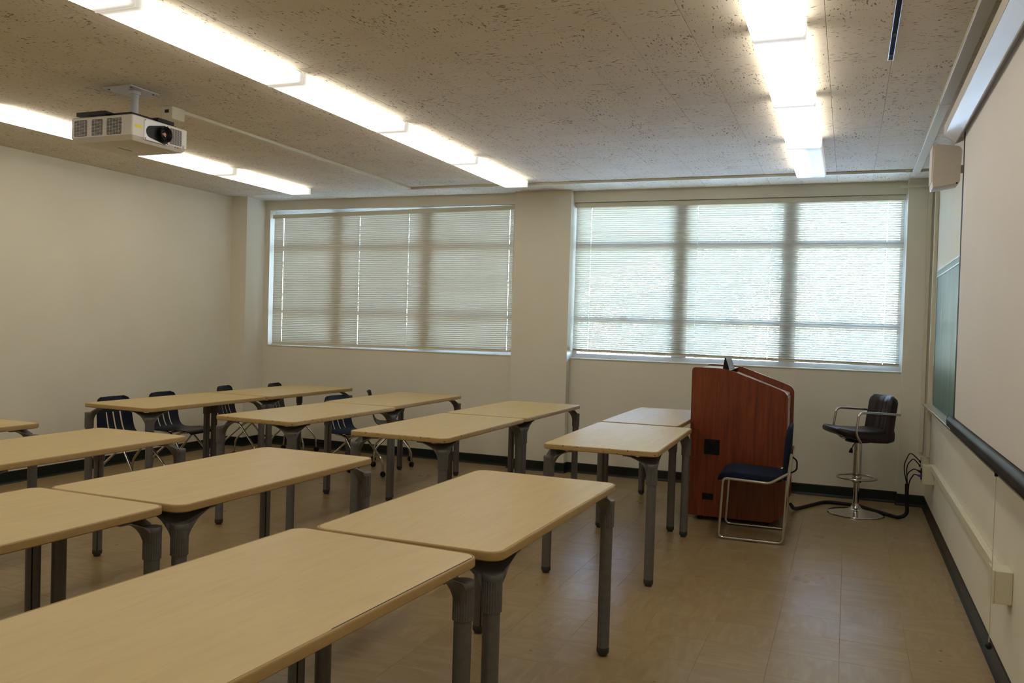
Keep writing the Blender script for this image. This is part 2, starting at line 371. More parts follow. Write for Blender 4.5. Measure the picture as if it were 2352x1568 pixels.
def molding(name, path, parent=None):
    """cove base along a polyline of floor points; room lies to the left of the direction of travel"""
    prof = [(0, 0), (.017, 0), (.017, .003), (.010, .010), (.006, .022), (.005, .098), (.002, .104), (0, .104)]
    P = [Vector((x, y)) for x, y in path]; rings = []
    for i, p in enumerate(P):
        d0 = (P[i]-P[i-1]).normalized() if i else (P[1]-P[0]).normalized()
        d1 = (P[i+1]-P[i]).normalized() if i < len(P)-1 else d0
        n0 = Vector((-d0.y, d0.x)); n1 = Vector((-d1.y, d1.x)); mi = (n0+n1); mi /= max(.3, mi.dot(n0))
        rings.append([(p.x+mi.x*a, p.y+mi.y*a, z+.0005) for a, z in prof])
    return struct(MB().rings(rings).build(name, BASE, parent))
bb = molding('baseboard_back', [(XR, D-PIL), (WR[1], D-PIL), (WR[1], D), (WR[0], D), (WR[0], D-PIL), (WL[1], D-PIL), (WL[1], D), (-6.565, D), (-6.565, 8.14), (XL, 8.14)])
bb['label'] = 'black vinyl cove base along the window wall'
molding('baseboard_left', [(XL, 8.14), (XL, YF)])['label'] = 'black vinyl cove base along the left wall'
molding('baseboard_right', [(XR, YF), (XR, D-PIL)])['label'] = 'black vinyl cove base under the chalkboard wall'

# tiles: the 300 that show largest are single pieces, the rest one joined piece
def tile_field(parent, name, rest, mat, x0, y0, pitch, gap, ztop, thick, up):
    h = (pitch-gap)/2
    def tile_mb(cx, cy, a, b, c, d):
        z0, z1 = (ztop-thick, ztop) if up else (ztop+thick, ztop)
        bev = .0012
        r = lambda k, z: [(a+k-cx, c+k-cy, z), (b-k-cx, c+k-cy, z), (b-k-cx, d-k-cy, z), (a+k-cx, d-k-cy, z)]
        zb = z1 - bev*.6 if up else z1 + bev*.6
        return [r(0, z0), r(0, zb), r(bev, z1)]
    cells = []
    i0, i1 = math.floor((XL-x0)/pitch), math.ceil((XR-x0)/pitch); j0, j1 = math.floor((YF-y0)/pitch), math.ceil((D-y0)/pitch)
    for i in range(i0, i1):
        for j in range(j0, j1):
            a, b = max(x0+i*pitch+gap/2, XL), min(x0+(i+1)*pitch-gap/2, XR); c, d = max(y0+j*pitch+gap/2, YF), min(y0+(j+1)*pitch-gap/2, D)
            if b-a < .01 or d-c < .01: continue
            cells.append((in_frame(((a+b)/2, (c+d)/2, ztop), 20), a, b, c, d))
    vis = sorted([q for q in cells if q[0]], key=lambda q: q[0])[:300]; vs = set(id(q) for q in vis)
    full = MB().rings(tile_mb(0, 0, -h, h, -h, h), True, True).mesh(name); full.materials.append(mat)
    restmb = MB()
    for q in cells:
        _, a, b, c, d = q
        if id(q) in vs:
            cx, cy = (a+b)/2, (c+d)/2
            if abs(b-a-2*h) < 1e-4 and abs(d-c-2*h) < 1e-4:
                o = link(name, full, mat, parent); o.location = (cx, cy, 0); o.rotation_euler = (0, 0, random.choice((0, 1, 2, 3))*PI/2)
            else:
                o = MB().rings(tile_mb(cx, cy, a, b, c, d)).build(name, mat, parent); o.location = (cx, cy, 0)
        else: restmb.rings(tile_mb(0, 0, a, b, c, d))
    if restmb.v: tag(restmb.build(rest, mat, parent), kind='stuff')
tile_field(ce, 'ceiling_tile', 'more_ceiling_tiles', CTILE, -.142, 5.37, .2986, .0016, HC, .008, False)
tile_field(fl, 'floor_tile', 'more_floor_tiles', FTILE, .012, 5.75, .3048, .0004, 0, .004, True)

# ------------------------------------------------------------------ windows
def window(n, x0, x1, vm, label):
    t = struct(empty('window_%d' % n, ((x0+x1)/2, D, SILL))); t['label'] = label
    cx = (x0+x1)/2
    yo, y1 = .10, .165                    # frame depth range behind the wall face
    X0, X1, Z1 = x0-cx, x1-cx, HEAD-SILL
    MB().box(X0, -.008, -.004, X1, .105, .008, .003).build('sill', WALL, t)
    f = .045
    m = MB(); m.box(X0, yo, 0.008, X0+f, y1, Z1); m.box(X1-f, yo, .008, X1, y1, Z1); m.box(X0+f, yo, Z1-f, X1-f, y1, Z1); m.box(X0+f, yo, .008, X1-f, y1, .008+f)
    m.build('frame', WFRAME, t)
    xs = [X0+f] ; 
    for v in vm:
        MB().box(v-cx-.075, yo-.004, .008+f, v-cx+.075, y1, Z1-f, .004).build('mullion', WFRAME, t); xs += [v-cx-.075, v-cx+.075]
    xs.append(X1-f)
    zt = [(1.575, 1.615), (2.325, 2.385)]
    for k in range(0, len(xs), 2):
        a, b = xs[k], xs[k+1]
        zz = [.008+f]
        for z0, z1 in zt:
            MB().box(a, yo, z0-SILL, b, y1-.005, z1-SILL, .003).build('transom', WFRAME, t); zz += [z0-SILL, z1-SILL]
        zz.append(Z1-f)
        for q in range(0, len(zz), 2):
            MB().box(a, .130, zz[q], b, .136, zz[q+1]).build('pane', GLASS, t)
        lt = MB().box((a+b)/2-.03, yo-.02, 1.575-SILL+.035, (a+b)/2+.03, yo, 1.575-SILL+.052, .003).build('latch', ALU, t)
    return t
window(1, *WL, (-5.58, -4.42), 'aluminium window with nine panes left of the middle pilaster')
window(2, *WR, (-1.58, -.545), 'aluminium window with nine panes above the lectern and stool')

# ------------------------------------------------------------------ venetian blinds
def slat_mesh(L, holes, tl, tr, crown=.0024, wd=.0255):
    """one slat; it twists from tilt tl at its left end to tr at its right end, with a slot for each lift cord"""
    xs = [(-L/2, 0)]
    for h in holes: xs += [(h-.0013, 1), (h+.0013, 0)]
    xs.append((L/2, 0)); full = []
    for (a, fl), (b, _) in zip(xs, xs[1:]):
        full.append((a, fl))
        if b-a > .6: full.append(((a+b)/2, 0))
    full.append(xs[-1])
    ys = [-.5, -.34, -.17, .17, .34, .5]; K = len(ys); vs = []; fs = []
    for x, _ in full:
        t = tl + (tr-tl)*(x/L+.5)
        for y in ys:
            a, b = y*wd, crown*(1-4*y*y)       # room edge (negative y) raised, crown towards the sky
            vs.append((x, a*math.cos(t) + b*math.sin(t), -a*math.sin(t) + b*math.cos(t)))
    for i in range(len(full)-1):
        for k in range(K-1):
            if full[i][1] and k in (1, 2, 3): continue
            fs.append((i*K+k, i*K+k+1, (i+1)*K+k+1, (i+1)*K+k))
    me = bpy.data.meshes.new('slat'); me.from_pydata(vs, [], fs)
    for p in me.polygons: p.use_smooth = True
    me.materials.append(SLAT); return me
def blind(x0, x1, ztop, zbot_l, zbot_r, tl, tr, cords, label, rail_tilt=0.0, jit=.0, wand=None):
    cx = (x0+x1)/2; L = x1-x0; yb = D+.045
    t = thing('venetian_blind', label, 'blind', (cx, yb, zbot_l))
    b = zbot_l
    hr = MB().box(-L/2, -.019, -.03, L/2, .019, .012, .003).build('headrail', RACE, t); hr.location = (0, 0, ztop-.014-b - abs(rail_tilt)*L/2); hr.rotation_euler = (0, rail_tilt, 0)
    vl = MB().box(-L/2, -.024, -.036, L/2, -.0205, .010, .001).build('valance', RACE, t); vl.location = hr.location; vl.rotation_euler = hr.rotation_euler
    me = slat_mesh(L-.012, [c-cx for c in cords], tl, tr)
    pitch = .0207; n = int((ztop-.075-abs(rail_tilt)*L - max(zbot_l, zbot_r) - .012)/pitch)
    sl = math.atan2(zbot_r-zbot_l, L); zc = (zbot_l+zbot_r)/2-b
    ztopc = ztop-b-.055-abs(rail_tilt)*L/2
    for i in range(n+1):
        q = i/n
        o = link('slat', me, SLAT, t); o.location = (random.uniform(-1, 1)*.001, 0, zc+.016+(ztopc-zc-.016)*q)
        o.rotation_euler = (random.gauss(0, jit), -sl*(1-q)+rail_tilt*q, 0)
    br = MB().box(-L/2+.004, -.012, -.007, L/2-.004, .012, .007, .003).build('bottom_rail', RACE, t); br.location = (0, 0, zc+.004); br.rotation_euler = (0, -sl, 0)
    for c in cords:
        z0 = zc+(c-cx)/L*(zbot_r-zbot_l); z1 = ztopc+.02-(c-cx)*math.tan(rail_tilt)
        MB().tube([(c-cx, -.0125, z0), (c-cx, -.0125, z1)], .0007, 5).build('ladder_cord', CORD, t)
        MB().tube([(c-cx, .0, z0), (c-cx, .0, z1)], .0007, 5).build('lift_cord', CORD, t)
    if wand is not None:
        MB().tube([(wand-cx, -.03, ztop-b-.06), (wand-cx+.005, -.035, ztop-b-.95)], .0035, 6).build('tilt_wand', GLASS if False else RACE, t, 60)
    return t
blind(WL[0]+.022, WL[1]-.004, HEAD-.004, 1.196, 1.222, math.radians(74), math.radians(71), [-6.335, -5.28, -4.64, -3.42],
      'closed ivory venetian blind in the window beside the left corner', rail_tilt=-.0135, jit=.016, wand=-3.36)
blind(WR[0]+.012, WR[1]-.012, HEAD-.002, 1.262, 1.238, math.radians(52), math.radians(44), [-2.51, -1.42, -.72, .30],
      'half open ivory venetian blind in the bright window above the lectern', jit=.012)

# ------------------------------------------------------------------ outdoors
gr = struct(MB().box(-40, D+.6, -3.6, 30, 70, -3.5).build('ground', GROUND)); gr['label'] = 'pale paved ground outside the windows'  # paving made pale to bounce skylight through the slats onto the ceiling
def tree(label, x, y, h, rx, rz, n, seed):
    rd = random.Random(seed)
    t = thing('tree', label, 'tree', (x, y, -3.5), 0, 'trees outside the windows')
    MB().tube([(0, 0, 0), (.1, .05, h*.35), (-.05, 0, h*.7), (.02, 0, h*.92)], [.2, .16, .1, .03], 9).build('trunk', BARK, t, 60)
    m = MB(); clumps = [(rd.gauss(0, .45), rd.gauss(0, .45), rd.uniform(-.75, .9)) for _ in range(38)]
    for k in range(n):
        c = rd.choice(clumps); s = .28
        p = Vector((rx*(c[0]+rd.gauss(0, s*.55)), rx*(c[1]+rd.gauss(0, s*.55)), h*.62 + rz*(c[2]+rd.gauss(0, s*.55))))
        a = Vector((rd.gauss(0, 1), rd.gauss(0, 1), rd.gauss(0, 1))).normalized(); b = a.cross(Vector((rd.gauss(0, 1), rd.gauss(0, 1), rd.gauss(0, 1)))).normalized()
        l, w_ = rd.uniform(.06, .10), rd.uniform(.03, .05)
        nn = a.cross(b)*.02
        m.add([p-a*l, p+b*w_+nn, p+a*l, p-b*w_+nn], [(0, 1, 2), (0, 2, 3)])
    tag(m.build('foliage', LEAF, t), kind='stuff')
tree('broad leafy tree outside the middle of the lectern window', -3.2, 19, 8.2, 2.6, 2.9, 13000, 1)
tree('smaller leafy tree outside low in the lectern window', 1.6, 26, 6.4, 2.8, 2.0, 11000, 2)
tree('leafy tree outside behind the closed blind', -11.0, 20, 8.0, 3.0, 3.0, 9000, 3)

# ------------------------------------------------------------------ fluorescent strips
LW, LD, LL = .2404, .067, 1.2192
def fixture_meshes():
    hous = MB().box(-LW/2+.012, -LL/2+.004, -.030, LW/2-.012, LL/2-.004, 0, .003).mesh('housing'); hous.materials.append(WHITEM)
    # wraparound lens: shallow trough with slightly flared sides
    pr = [(-LW/2, -.010), (-LW/2+.004, -.060), (-LW/2+.012, -LD), (LW/2-.012, -LD), (LW/2-.004, -.060), (LW/2, -.010)]
    inn = [(x*(1-.012/(LW/2)*1.0), z+.003) for x, z in pr][::-1]
    ys = [-LL/2+.003, LL/2-.003]
    m = MB().rings([[(x, y, z) for x, z in pr] for y in ys], True, True, closed=False)      # open towards the housing
    dif = m.mesh('diffuser')
    bm = bmesh.new(); bm.from_mesh(dif)
    for f in bm.faces:
        c = f.calc_center_median() - Vector((0, 0, -.02))
        if f.normal.dot(c) < 0: f.normal_flip()
    bm.to_mesh(dif); bm.free()
    lip = MB().box(-LW/2+.002, -.0015, -LD-.001, LW/2-.002, .0015, -.004).mesh('end_lip'); lip.materials.append(LIPM)
    return hous, dif, lip
hous, dif, lip = fixture_meshes()
dif_h = dif.copy(); dif.materials.append(LAMPM); dif_h.materials.append(LAMPH)
ORD = ['nearest the window wall', 'second from the window wall', 'third from the window wall', 'fourth from the window wall', 'fifth from the window wall', 'sixth from the window wall', 'seventh from the window wall']
YE = 7.7454
for xr, nm, cnt in ((-5.415, 'left ceiling strip behind the projector', 6), (-2.928, 'middle ceiling strip', 7), (-.222, 'right ceiling strip', 7)):
    for k in range(cnt):
        half = xr > -1 and k == 0
        lab = 'fluorescent light in the %s, %s' % (nm, ORD[k]) + (', half lit' if half else '')
        t = thing('fluorescent_light', lab, 'ceiling light', (xr-LW/2, YE-LL*(k+.5), HC), 0, 'fluorescent lights in three ceiling strips')
        link('housing', hous, WHITEM, t); link('diffuser', dif_h if half else dif, None, t)
        o = link('end_lip', lip, None, t); o.location = (0, LL/2-.0016, 0)
        o = link('end_lip', lip, None, t); o.location = (0, -LL/2+.0016, 0)

# ------------------------------------------------------------------ tables
def leg_parts():
    H = ZT-.032
    # tube with a channel on its inner side (+x +y)
    sec = []
    for k in range(28):
        a = 2*PI*k/28 + PI/4
        sec.append((.0285*math.cos(a), .0285*math.sin(a)))
    a = PI/4
    for da, rr in ((-.0, .019),):
        pass
    sec2 = []
    for k in range(28):
        a = PI/4 + 2*PI*k/28
        r = .0285
        if k == 0: r = .020
        sec2.append((r*math.cos(a), r*math.sin(a)))
        if k == 0: sec2.append((.0285*math.cos(a+.10), .0285*math.sin(a+.10)))
        if k == 27: sec2.append((.0285*math.cos(PI/4-.10), .0285*math.sin(PI/4-.10)))
    leg = MB().rings([[(x, y, z) for x, y in sec2] for z in (.028, H-.145)]).mesh('leg', 35)
    foot = MB().lathe([(.018, 0), (.021, .003), (.021, .010), (.027, .013), (.0292, .018), (.0292, .034), (.0286, .04)], 24).mesh('foot', 35)
    ribs = []
    for z, k in ((H-.165, 1), (H-.162, 1.0), (H-.062, 1.0)):
        ribs.append([((.0335 if (q % 4) in (0, 1) else .0312)*k*math.cos(2*PI*q/96), (.0335 if (q % 4) in (0, 1) else .0312)*k*math.sin(2*PI*q/96), z) for q in range(96)])
    col = MB().rings(ribs).lathe([(.0335, H-.064), (.0345, H-.060), (.0345, H-.048), (.033, H-.044)], 32).mesh('collar', 40)
    # cast bracket: two arms running under the table edges and a scooped web between them
    m = MB(); A, B = 40, 10; top = []; bot = []
    for i in range(A+1):
        ph = math.radians(-38 + 166*i/A); d = math.degrees(ph)
        e = min(abs(d), abs(d-90))
        if d < 0 or d > 90: R = max(.034, min(.175, .030/max(.02, math.sin(math.radians(e)))))
        else: R = .105 + .07*max(0, 1-e/24)**1.0 if e < 24 else .105
        tr, br_ = [], []
        for j in range(B+1):
            q = j/B; r = .004 + (R-.004)*q
            # heights depend on the distance travelled inwards
            inw = max(0.0, min(1.0, (r-.026)/.11))
            zt = H-.052 + .050*inw
            u = max(0.0, min(1.0, (r-.030)/.12))
            zb = H-.125 + .118*math.sqrt(max(0, 1-(1-u)**2))
            zb = min(zb, zt-.002)
            tr.append((r*math.cos(ph), r*math.sin(ph), zt)); br_.append((r*math.cos(ph), r*math.sin(ph), zb))
        top.append(tr); bot.append(br_)
    n = B+1
    V = [p for row in top for p in row] + [p for row in bot for p in row]; F = []; o = (A+1)*n
    for i in range(A):
        for j in range(B):
            a = i*n+j; F.append((a, a+1, a+n+1, a+n)); F.append((o+a, o+a+n, o+a+n+1, o+a+1))
        a = i*n+B; F.append((a, a+n, o+a+n, o+a)); a = i*n; F.append((a, o+a, o+a+n, a+n))
    for j in range(B):
        F.append((j, o+j, o+j+1, j+1)); a = A*n+j; F.append((a, a+1, o+a+1, o+a))
    m.add(V, F)
    brk = m.mesh('bracket', 35)
    for me, mt in ((leg, GREYM), (foot, FOOTM), (col, GREYM), (brk, GREYM)): me.materials.append(mt)
    return leg, foot, col, brk
LEG = leg_parts()
def top_meshes():
    rc = .052; ins = .008
    o1 = rrect(-TW/2+ins+.0012, -TL/2+ins+.0012, TW/2-ins-.0012, TL/2-ins-.0012, rc-ins, 7)
    slab = MB().rings([[(x, y, z) for x, y in o1] for z in (ZT-.032, ZT-.0004)]).mesh('tabletop', 30)
    rg = []
    for k, z in ((ins, ZT-.031), (.004, ZT-.031), (0, ZT-.027), (0, ZT-.006), (.0012, ZT-.002), (.004, ZT), (ins-.001, ZT), (ins, ZT-.0015)):
        rg.append([(x, y, z) for x, y in rrect(-TW/2+k, -TL/2+k, TW/2-k, TL/2-k, max(.01, rc-k), 7)])
    rg.append(rg[0])
    band = MB().rings(rg, False, False).mesh('edge_band', 40)
    return slab, band
SLAB, BAND = top_meshes(); SLAB.materials.append(MAPLE); BANDM = BAND.copy(); BAND.materials.append(EDGE); BANDM.materials.append(EDGEM)
TABLES = [
 ('A', -1.436, 1.766, -.058, 'maple table in the left foreground, nearest to the viewer, with a chipped corner'),
 ('B', -1.337, 3.173, -.019, 'maple table butted against the far end of the nearest foreground table'),
 ('C', -1.379, 5.618, .022, 'maple table beside the cherry lectern with its end facing the aisle'),
 ('D', -1.457, 7.052, .000, 'maple table against the window wall, partly hidden behind the cherry lectern'),
 ('E', -2.661, 3.229, -.016, 'whole maple table in the second row, on the near side of the aisle'),
 ('F', -2.739, 1.836, -.029, 'maple table cut by the left picture edge, in the row right behind the foreground table'),
 ('G', -2.647, 5.464, -.005, 'maple table with ink marks on its end, at the aisle in the second row'),
 ('H', -2.633, 6.867, -.018, 'maple table against the window wall in front of the middle pilaster'),
 ('I', -3.883, 5.645, -.036, 'maple table at the aisle in the third row, blue chair tucked behind'),
 ('J', -3.908, 7.045, .000, 'maple table against the wall under the closed blind, third row'),
 ('K', -5.265, 5.735, -.022, 'maple table in the back row with two navy chairs, nearer the aisle'),
 ('O', -5.226, 7.132, -.020, 'back row maple table in the far left corner of the room'),
 ('M', -3.994, 3.344, 0.0, 'third row maple table left of the aisle, cut by the left picture edge'),
 ('N', -5.166, 3.314, -.014, 'back row maple table of which only a corner shows at the left picture edge'),
]
LI = .038
for key, x, y, th, lab in TABLES:
    t = thing('classroom_table', lab, 'table', (x, y, 0), th, 'maple classroom tables in rows')
    kx = .84 if key == 'D' else 1.0          # the table behind the lectern is a narrower one
    a = link('tabletop', SLAB, MAPLE, t); b = link('edge_band', BANDM if key in 'GIC' else BAND, None, t); a.scale.x = b.scale.x = kx
    for k, (sx, sy) in enumerate(((-1, -1), (1, -1), (1, 1), (-1, 1))):
        l = link('leg', LEG[0], None, t); l.location = (sx*(TW*kx/2-LI), sy*(TL/2-LI), 0); l.rotation_euler = (0, 0, k*PI/2)
        for nm, me in (('foot', LEG[1]), ('collar', LEG[2]), ('bracket', LEG[3])): link(nm, me, None, l)
    if key == 'A':
        cz = ZT+.0002
        m = MB()
        # lifted laminate line along the aisle edge and the knocked-off corner
        m.add([(TW/2-.0105, TL/2-.05, cz), (TW/2-.0105, TL/2-.75, cz), (TW/2-.0085, TL/2-.75, cz), (TW/2-.0070, TL/2-.05, cz),
               (TW/2-.0105, TL/2-.05, cz+.0006), (TW/2-.0105, TL/2-.75, cz+.0003), (TW/2-.0085, TL/2-.75, cz+.0003), (TW/2-.0070, TL/2-.05, cz+.0006)],
              [(0,1,2,3),(4,5,6,7),(0,1,5,4),(1,2,6,5),(2,3,7,6),(3,0,4,7)])
        m.build('lifted_edge', FOOTM, t)['label'] = 'dark lifted laminate edge'

# ------------------------------------------------------------------ shell chairs on casters
def chair_shell(mat):
    prof = [(.235, .415), (.228, .437), (.205, .448), (.12, .446), (.02, .437), (-.08, .432), (-.14, .436), (-.175, .452), (-.198, .482), (-.212, .515), (-.222, .55), (-.233, .595), (-.244, .64), (-.255, .69), (-.266, .735), (-.276, .763), (-.286, .775)]
    # resample
    pts = [Vector(p) for p in prof]; L = [0]
    for i in range(1, len(pts)): L.append(L[-1]+(pts[i]-pts[i-1]).length)
    def at(s):
        for i in range(1, len(L)):
            if s <= L[i]+1e-9:
                q = (s-L[i-1])/(L[i]-L[i-1]); return pts[i-1].lerp(pts[i], q)
        return pts[-1]
    NV = 44; vs_ = [L[-1]*k/NV for k in range(NV+1)]
    us = [-1, -.92, -.8, -.62, -.44, -.34, -.14, -.05, .05, .14, .34, .44, .62, .8, .92, 1]
    slots = {(4, 5): 1, (7, 8): 1, (10, 11): 1}
    W = []; 
    for s in vs_:
        p = at(s); back = max(0, min(1, (p.y-.46)/.31))
        hw = .205 if p.y < .45 and p.x > -.1 else .205 - .022*back
        if s < .05: hw -= .03*(1-s/.05)**2
        rem = L[-1]-s
        if rem < .07: hw -= .055*(1-math.sqrt(max(0, 1-(1-rem/.07)**2)))
        W.append((p, hw, back))
    V = []
    for (p, hw, back) in W:
        for u in us:
            y = hw*u
            x = p.x + (.035*back)*u*u; z = p.y + (0 if back > .05 else .012*(abs(u)**3)*max(0, 1-abs(p.x-.02)/.25))
            V.append((x, y, z))
    n = len(us); F = []
    for i in range(NV):
        zc = (W[i][0].y+W[i+1][0].y)/2
        for j in range(n-1):
            if j in (4, 7, 10) and .462 < zc < .640 and W[i][0].x < -.1: continue
            F.append((i*n+j, i*n+j+1, (i+1)*n+j+1, (i+1)*n+j))
    me = bpy.data.meshes.new('shell'); me.from_pydata(V, [], F); me.materials.append(mat)
    bm = bmesh.new(); bm.from_mesh(me); bmesh.ops.recalc_face_normals(bm, faces=bm.faces)
    bmesh.ops.solidify(bm, geom=bm.faces[:], thickness=.006); bmesh.ops.recalc_face_normals(bm, faces=bm.faces); bm.to_mesh(me); bm.free()
    for p in me.polygons: p.use_smooth = True
    me.set_sharp_from_angle(angle=math.radians(45)); return me
SH1, SH2 = chair_shell(NAVY), chair_shell(NAVY2)
def chair_frame():
    r = .0105; out = {}
    for s in (-1, 1):
        y = s*.135
        out['front', s] = MB().tube(fillet([(-.13, y, .424), (-.02, y, .415), (.185, y+s*.05, .165), (.195, y+s*.055, .055)], .05), r, 10).mesh('leg', 60)
        out['rear', s] = MB().tube(fillet([(.15, y-s*.0215, .426), (.05, y-s*.0215, .415), (-.185, y+s*.04, .185), (-.20, y+s*.045, .055)], .05), r, 10).mesh('leg', 60)
    cast = MB()
    wheel = MB()
    for s in (-1, 1):
        wheel.lathe([(.008, -.008), (.022, -.008), (.025, -.005), (.025, .005), (.022, .008), (.008, .008)], 20)
    c = MB(); c.lathe([(.007, .012), (.007, .06)], 10)
    for s in (-1, 1):
        w_ = MB().lathe([(.006, -.008), (.022, -.008), (.0255, -.004), (.0255, .004), (.022, .008), (.006, .008)], 20).xf(Matrix.Translation((0, s*.011, .0257)) @ Matrix.Rotation(PI/2, 4, 'X'))
        c.add(w_.v, w_.f)
    c.box(-.012, -.004, .02, .014, .004, .052, .002)
    out['caster'] = c.mesh('caster', 40)
    out['brace'] = MB().tube([(-.03, -.135, .416), (-.03, .135, .416)], .009, 8).tube([(.07, -.12, .417), (.07, .12, .417)], .009, 8).mesh('seat_brace', 60)
    for k, me in out.items(): me.materials.append(BLACK if k == 'caster' else CHROME)
    return out
CF = chair_frame()
def shell_chair(bx, by, yaw, label, me):
    o = thing('shell_chair', label, 'chair', (bx + .262*math.cos(yaw), by + .262*math.sin(yaw), 0), yaw, 'navy shell chairs on casters')
    link('shell', me, None, o); link('seat_brace', CF['brace'], None, o)
    for s in (-1, 1):
        for nm, p in (('front', (.195, s*.19)), ('rear', (-.20, s*.18))):
            l = link('leg', CF[nm, s], None, o)
            c = link('caster', CF['caster'], None, l); c.location = (p[0], p[1], 0); c.rotation_euler = (0, 0, random.uniform(-1.2, 1.2))
R_ = math.radians
shell_chair(-6.07, 5.757, R_(0), 'navy shell chair nearest the aisle, behind the back row table', SH1)
shell_chair(-6.10, 6.365, R_(4), 'navy shell chair second from the aisle behind the back row table', SH1)
shell_chair(-6.17, 7.32, R_(15), 'navy shell chair third from the aisle, in front of the corner pilaster', SH1)
shell_chair(-6.03, 7.99, R_(13), 'navy shell chair in the far left corner beside the window wall', SH1)
shell_chair(-4.64, 7.12, R_(-6), 'brighter blue shell chair behind the third row tables', SH2)
shell_chair(-4.69, 7.84, R_(31), 'navy shell chair turned sideways under the closed blind, by the wall', SH1)

# ------------------------------------------------------------------ lectern
def lectern():
    x0, y0, dx, wy = -1.153, 6.89, .735, .82
    t = thing('lectern', 'tall cherry wood lectern with sloping top standing under the bright window', 'lectern', (x0, y0, 0))
    ol = round_poly([(0, .038), (0, 1.220), (.265, 1.220), (.74, 1.052), (.74, .115), (.645, .038)], [.008, .03, .09, .055, .02, .02], 6)
    for y in (0, wy-.03):
        p = MB().prism(ol, y, y+.03, 'y').build('side_panel', CHERRY, t)
        # pale edge strip following the sloping top of each panel
        k = [q for q in ol if q[1] > .95]
    MB().box(.012, .03, .06, .03, wy-.03, 1.20).build('front_panel', CHERRY, t)
    MB().box(.03, .03, .055, .70, wy-.03, .075).build('bottom_panel', CHERRY, t)
    MB().box(.012, .03, 1.196, .27, wy-.03, 1.205, .002).build('flat_top', DRAWER, t)
    sl = MB().add([(.27, .03, 1.165), (.27, wy-.03, 1.165), (.705, wy-.03, 1.005), (.705, .03, 1.005), (.27, .03, 1.145), (.27, wy-.03, 1.145), (.705, wy-.03, .985), (.705, .03, .985)],
             [(0,1,2,3),(4,7,6,5),(0,3,7,4),(1,5,6,2),(0,4,5,1),(3,2,6,7)]).build('sloping_top', DRAWER, t)
    dr = MB().box(.695, .035, .87, .712, wy-.035, .982, .002).build('drawer', DRAWER, t)
    MB().lathe([(.009, 0), (.009, .005), (.006, .007)], 14).xf(Matrix.Translation((.712, .12, .945)) @ Matrix.Rotation(PI/2, 4, 'Y')).build('lock', BLACK, dr, 40)
    for a, b in ((.035, wy/2-.002), (wy/2+.002, wy-.035)):
        d = MB().box(.695, a, .085, .712, b, .863, .002).build('door', DRAWER, t)
        yy = b-.04 if a < .1 else a+.04
        MB().tube(fillet([(.712, yy, .50), (.738, yy, .50), (.738, yy, .40), (.712, yy, .40)], .015), .004, 8).build('handle', BLACK, d, 60)
    # fan grille and cable plate in the near side
    f = MB().box(.115, -.006, .533, .235, .002, .653, .003).build('fan_grille', BLACK, t)
    g = MB()
    for r in (.016, .028, .040, .052):
        g.tube([(.175+r*math.cos(a), -.0075, .593+r*math.sin(a)) for a in [2*PI*k/24 for k in range(25)]], .0014, 5)
    for a in (PI/4, 3*PI/4): g.tube([(.175+.055*math.cos(a), -.0075, .593+.055*math.sin(a)), (.175-.055*math.cos(a), -.0075, .593-.055*math.sin(a))], .0016, 5)
    g.build('finger_guard', RUBBER, f)
    cp = MB().box(.112, -.005, .172, .198, .002, .222, .003).build('cable_plate', BLACK, t)
    MB().lathe([(.006, 0), (.006, .004)], 12).xf(Matrix.Translation((.155, -.005, .197)) @ Matrix.Rotation(PI/2, 4, 'X')).build('jack', RUBBER, cp)
    for sx in (.09, .60):
        for sy in (.07, wy-.07):
            MB().lathe([(.02, 0), (.024, .004), (.024, .03), (.018, .055)], 16, (sx, sy, 0)).build('foot', BLACK, t, 40)
    return t
lectern()
# control panel standing on the lectern top
t = thing('control_panel', 'small wedge shaped touch panel standing on the lectern top', 'control panel', (-.902, 7.0, 1.206), R_(-4))
MB().prism(round_poly([(-.030, 0), (-.026, .012), (-.014, .094), (-.006, .096), (.024, .006), (.024, 0)], [0, .004, .003, .003, .002, 0], 3), 0, .22, 'y').build('wedge_body', BLACK, t, 30)
MB().add([(-.0055, .008, .0935), (-.0055, .212, .0935), (.0228, .212, .0100), (.0228, .008, .0100), (-.0045, .008, .0940), (-.0045, .212, .0940), (.0240, .212, .0105), (.0240, .008, .0105)],
         [(0,1,2,3),(4,7,6,5),(0,3,7,4),(1,5,6,2),(0,4,5,1),(3,2,6,7)]).build('screen', flat('glossy_touch_screen', (.30, .32, .34), .06, spec=.9, noise=.02, nscale=5), t)

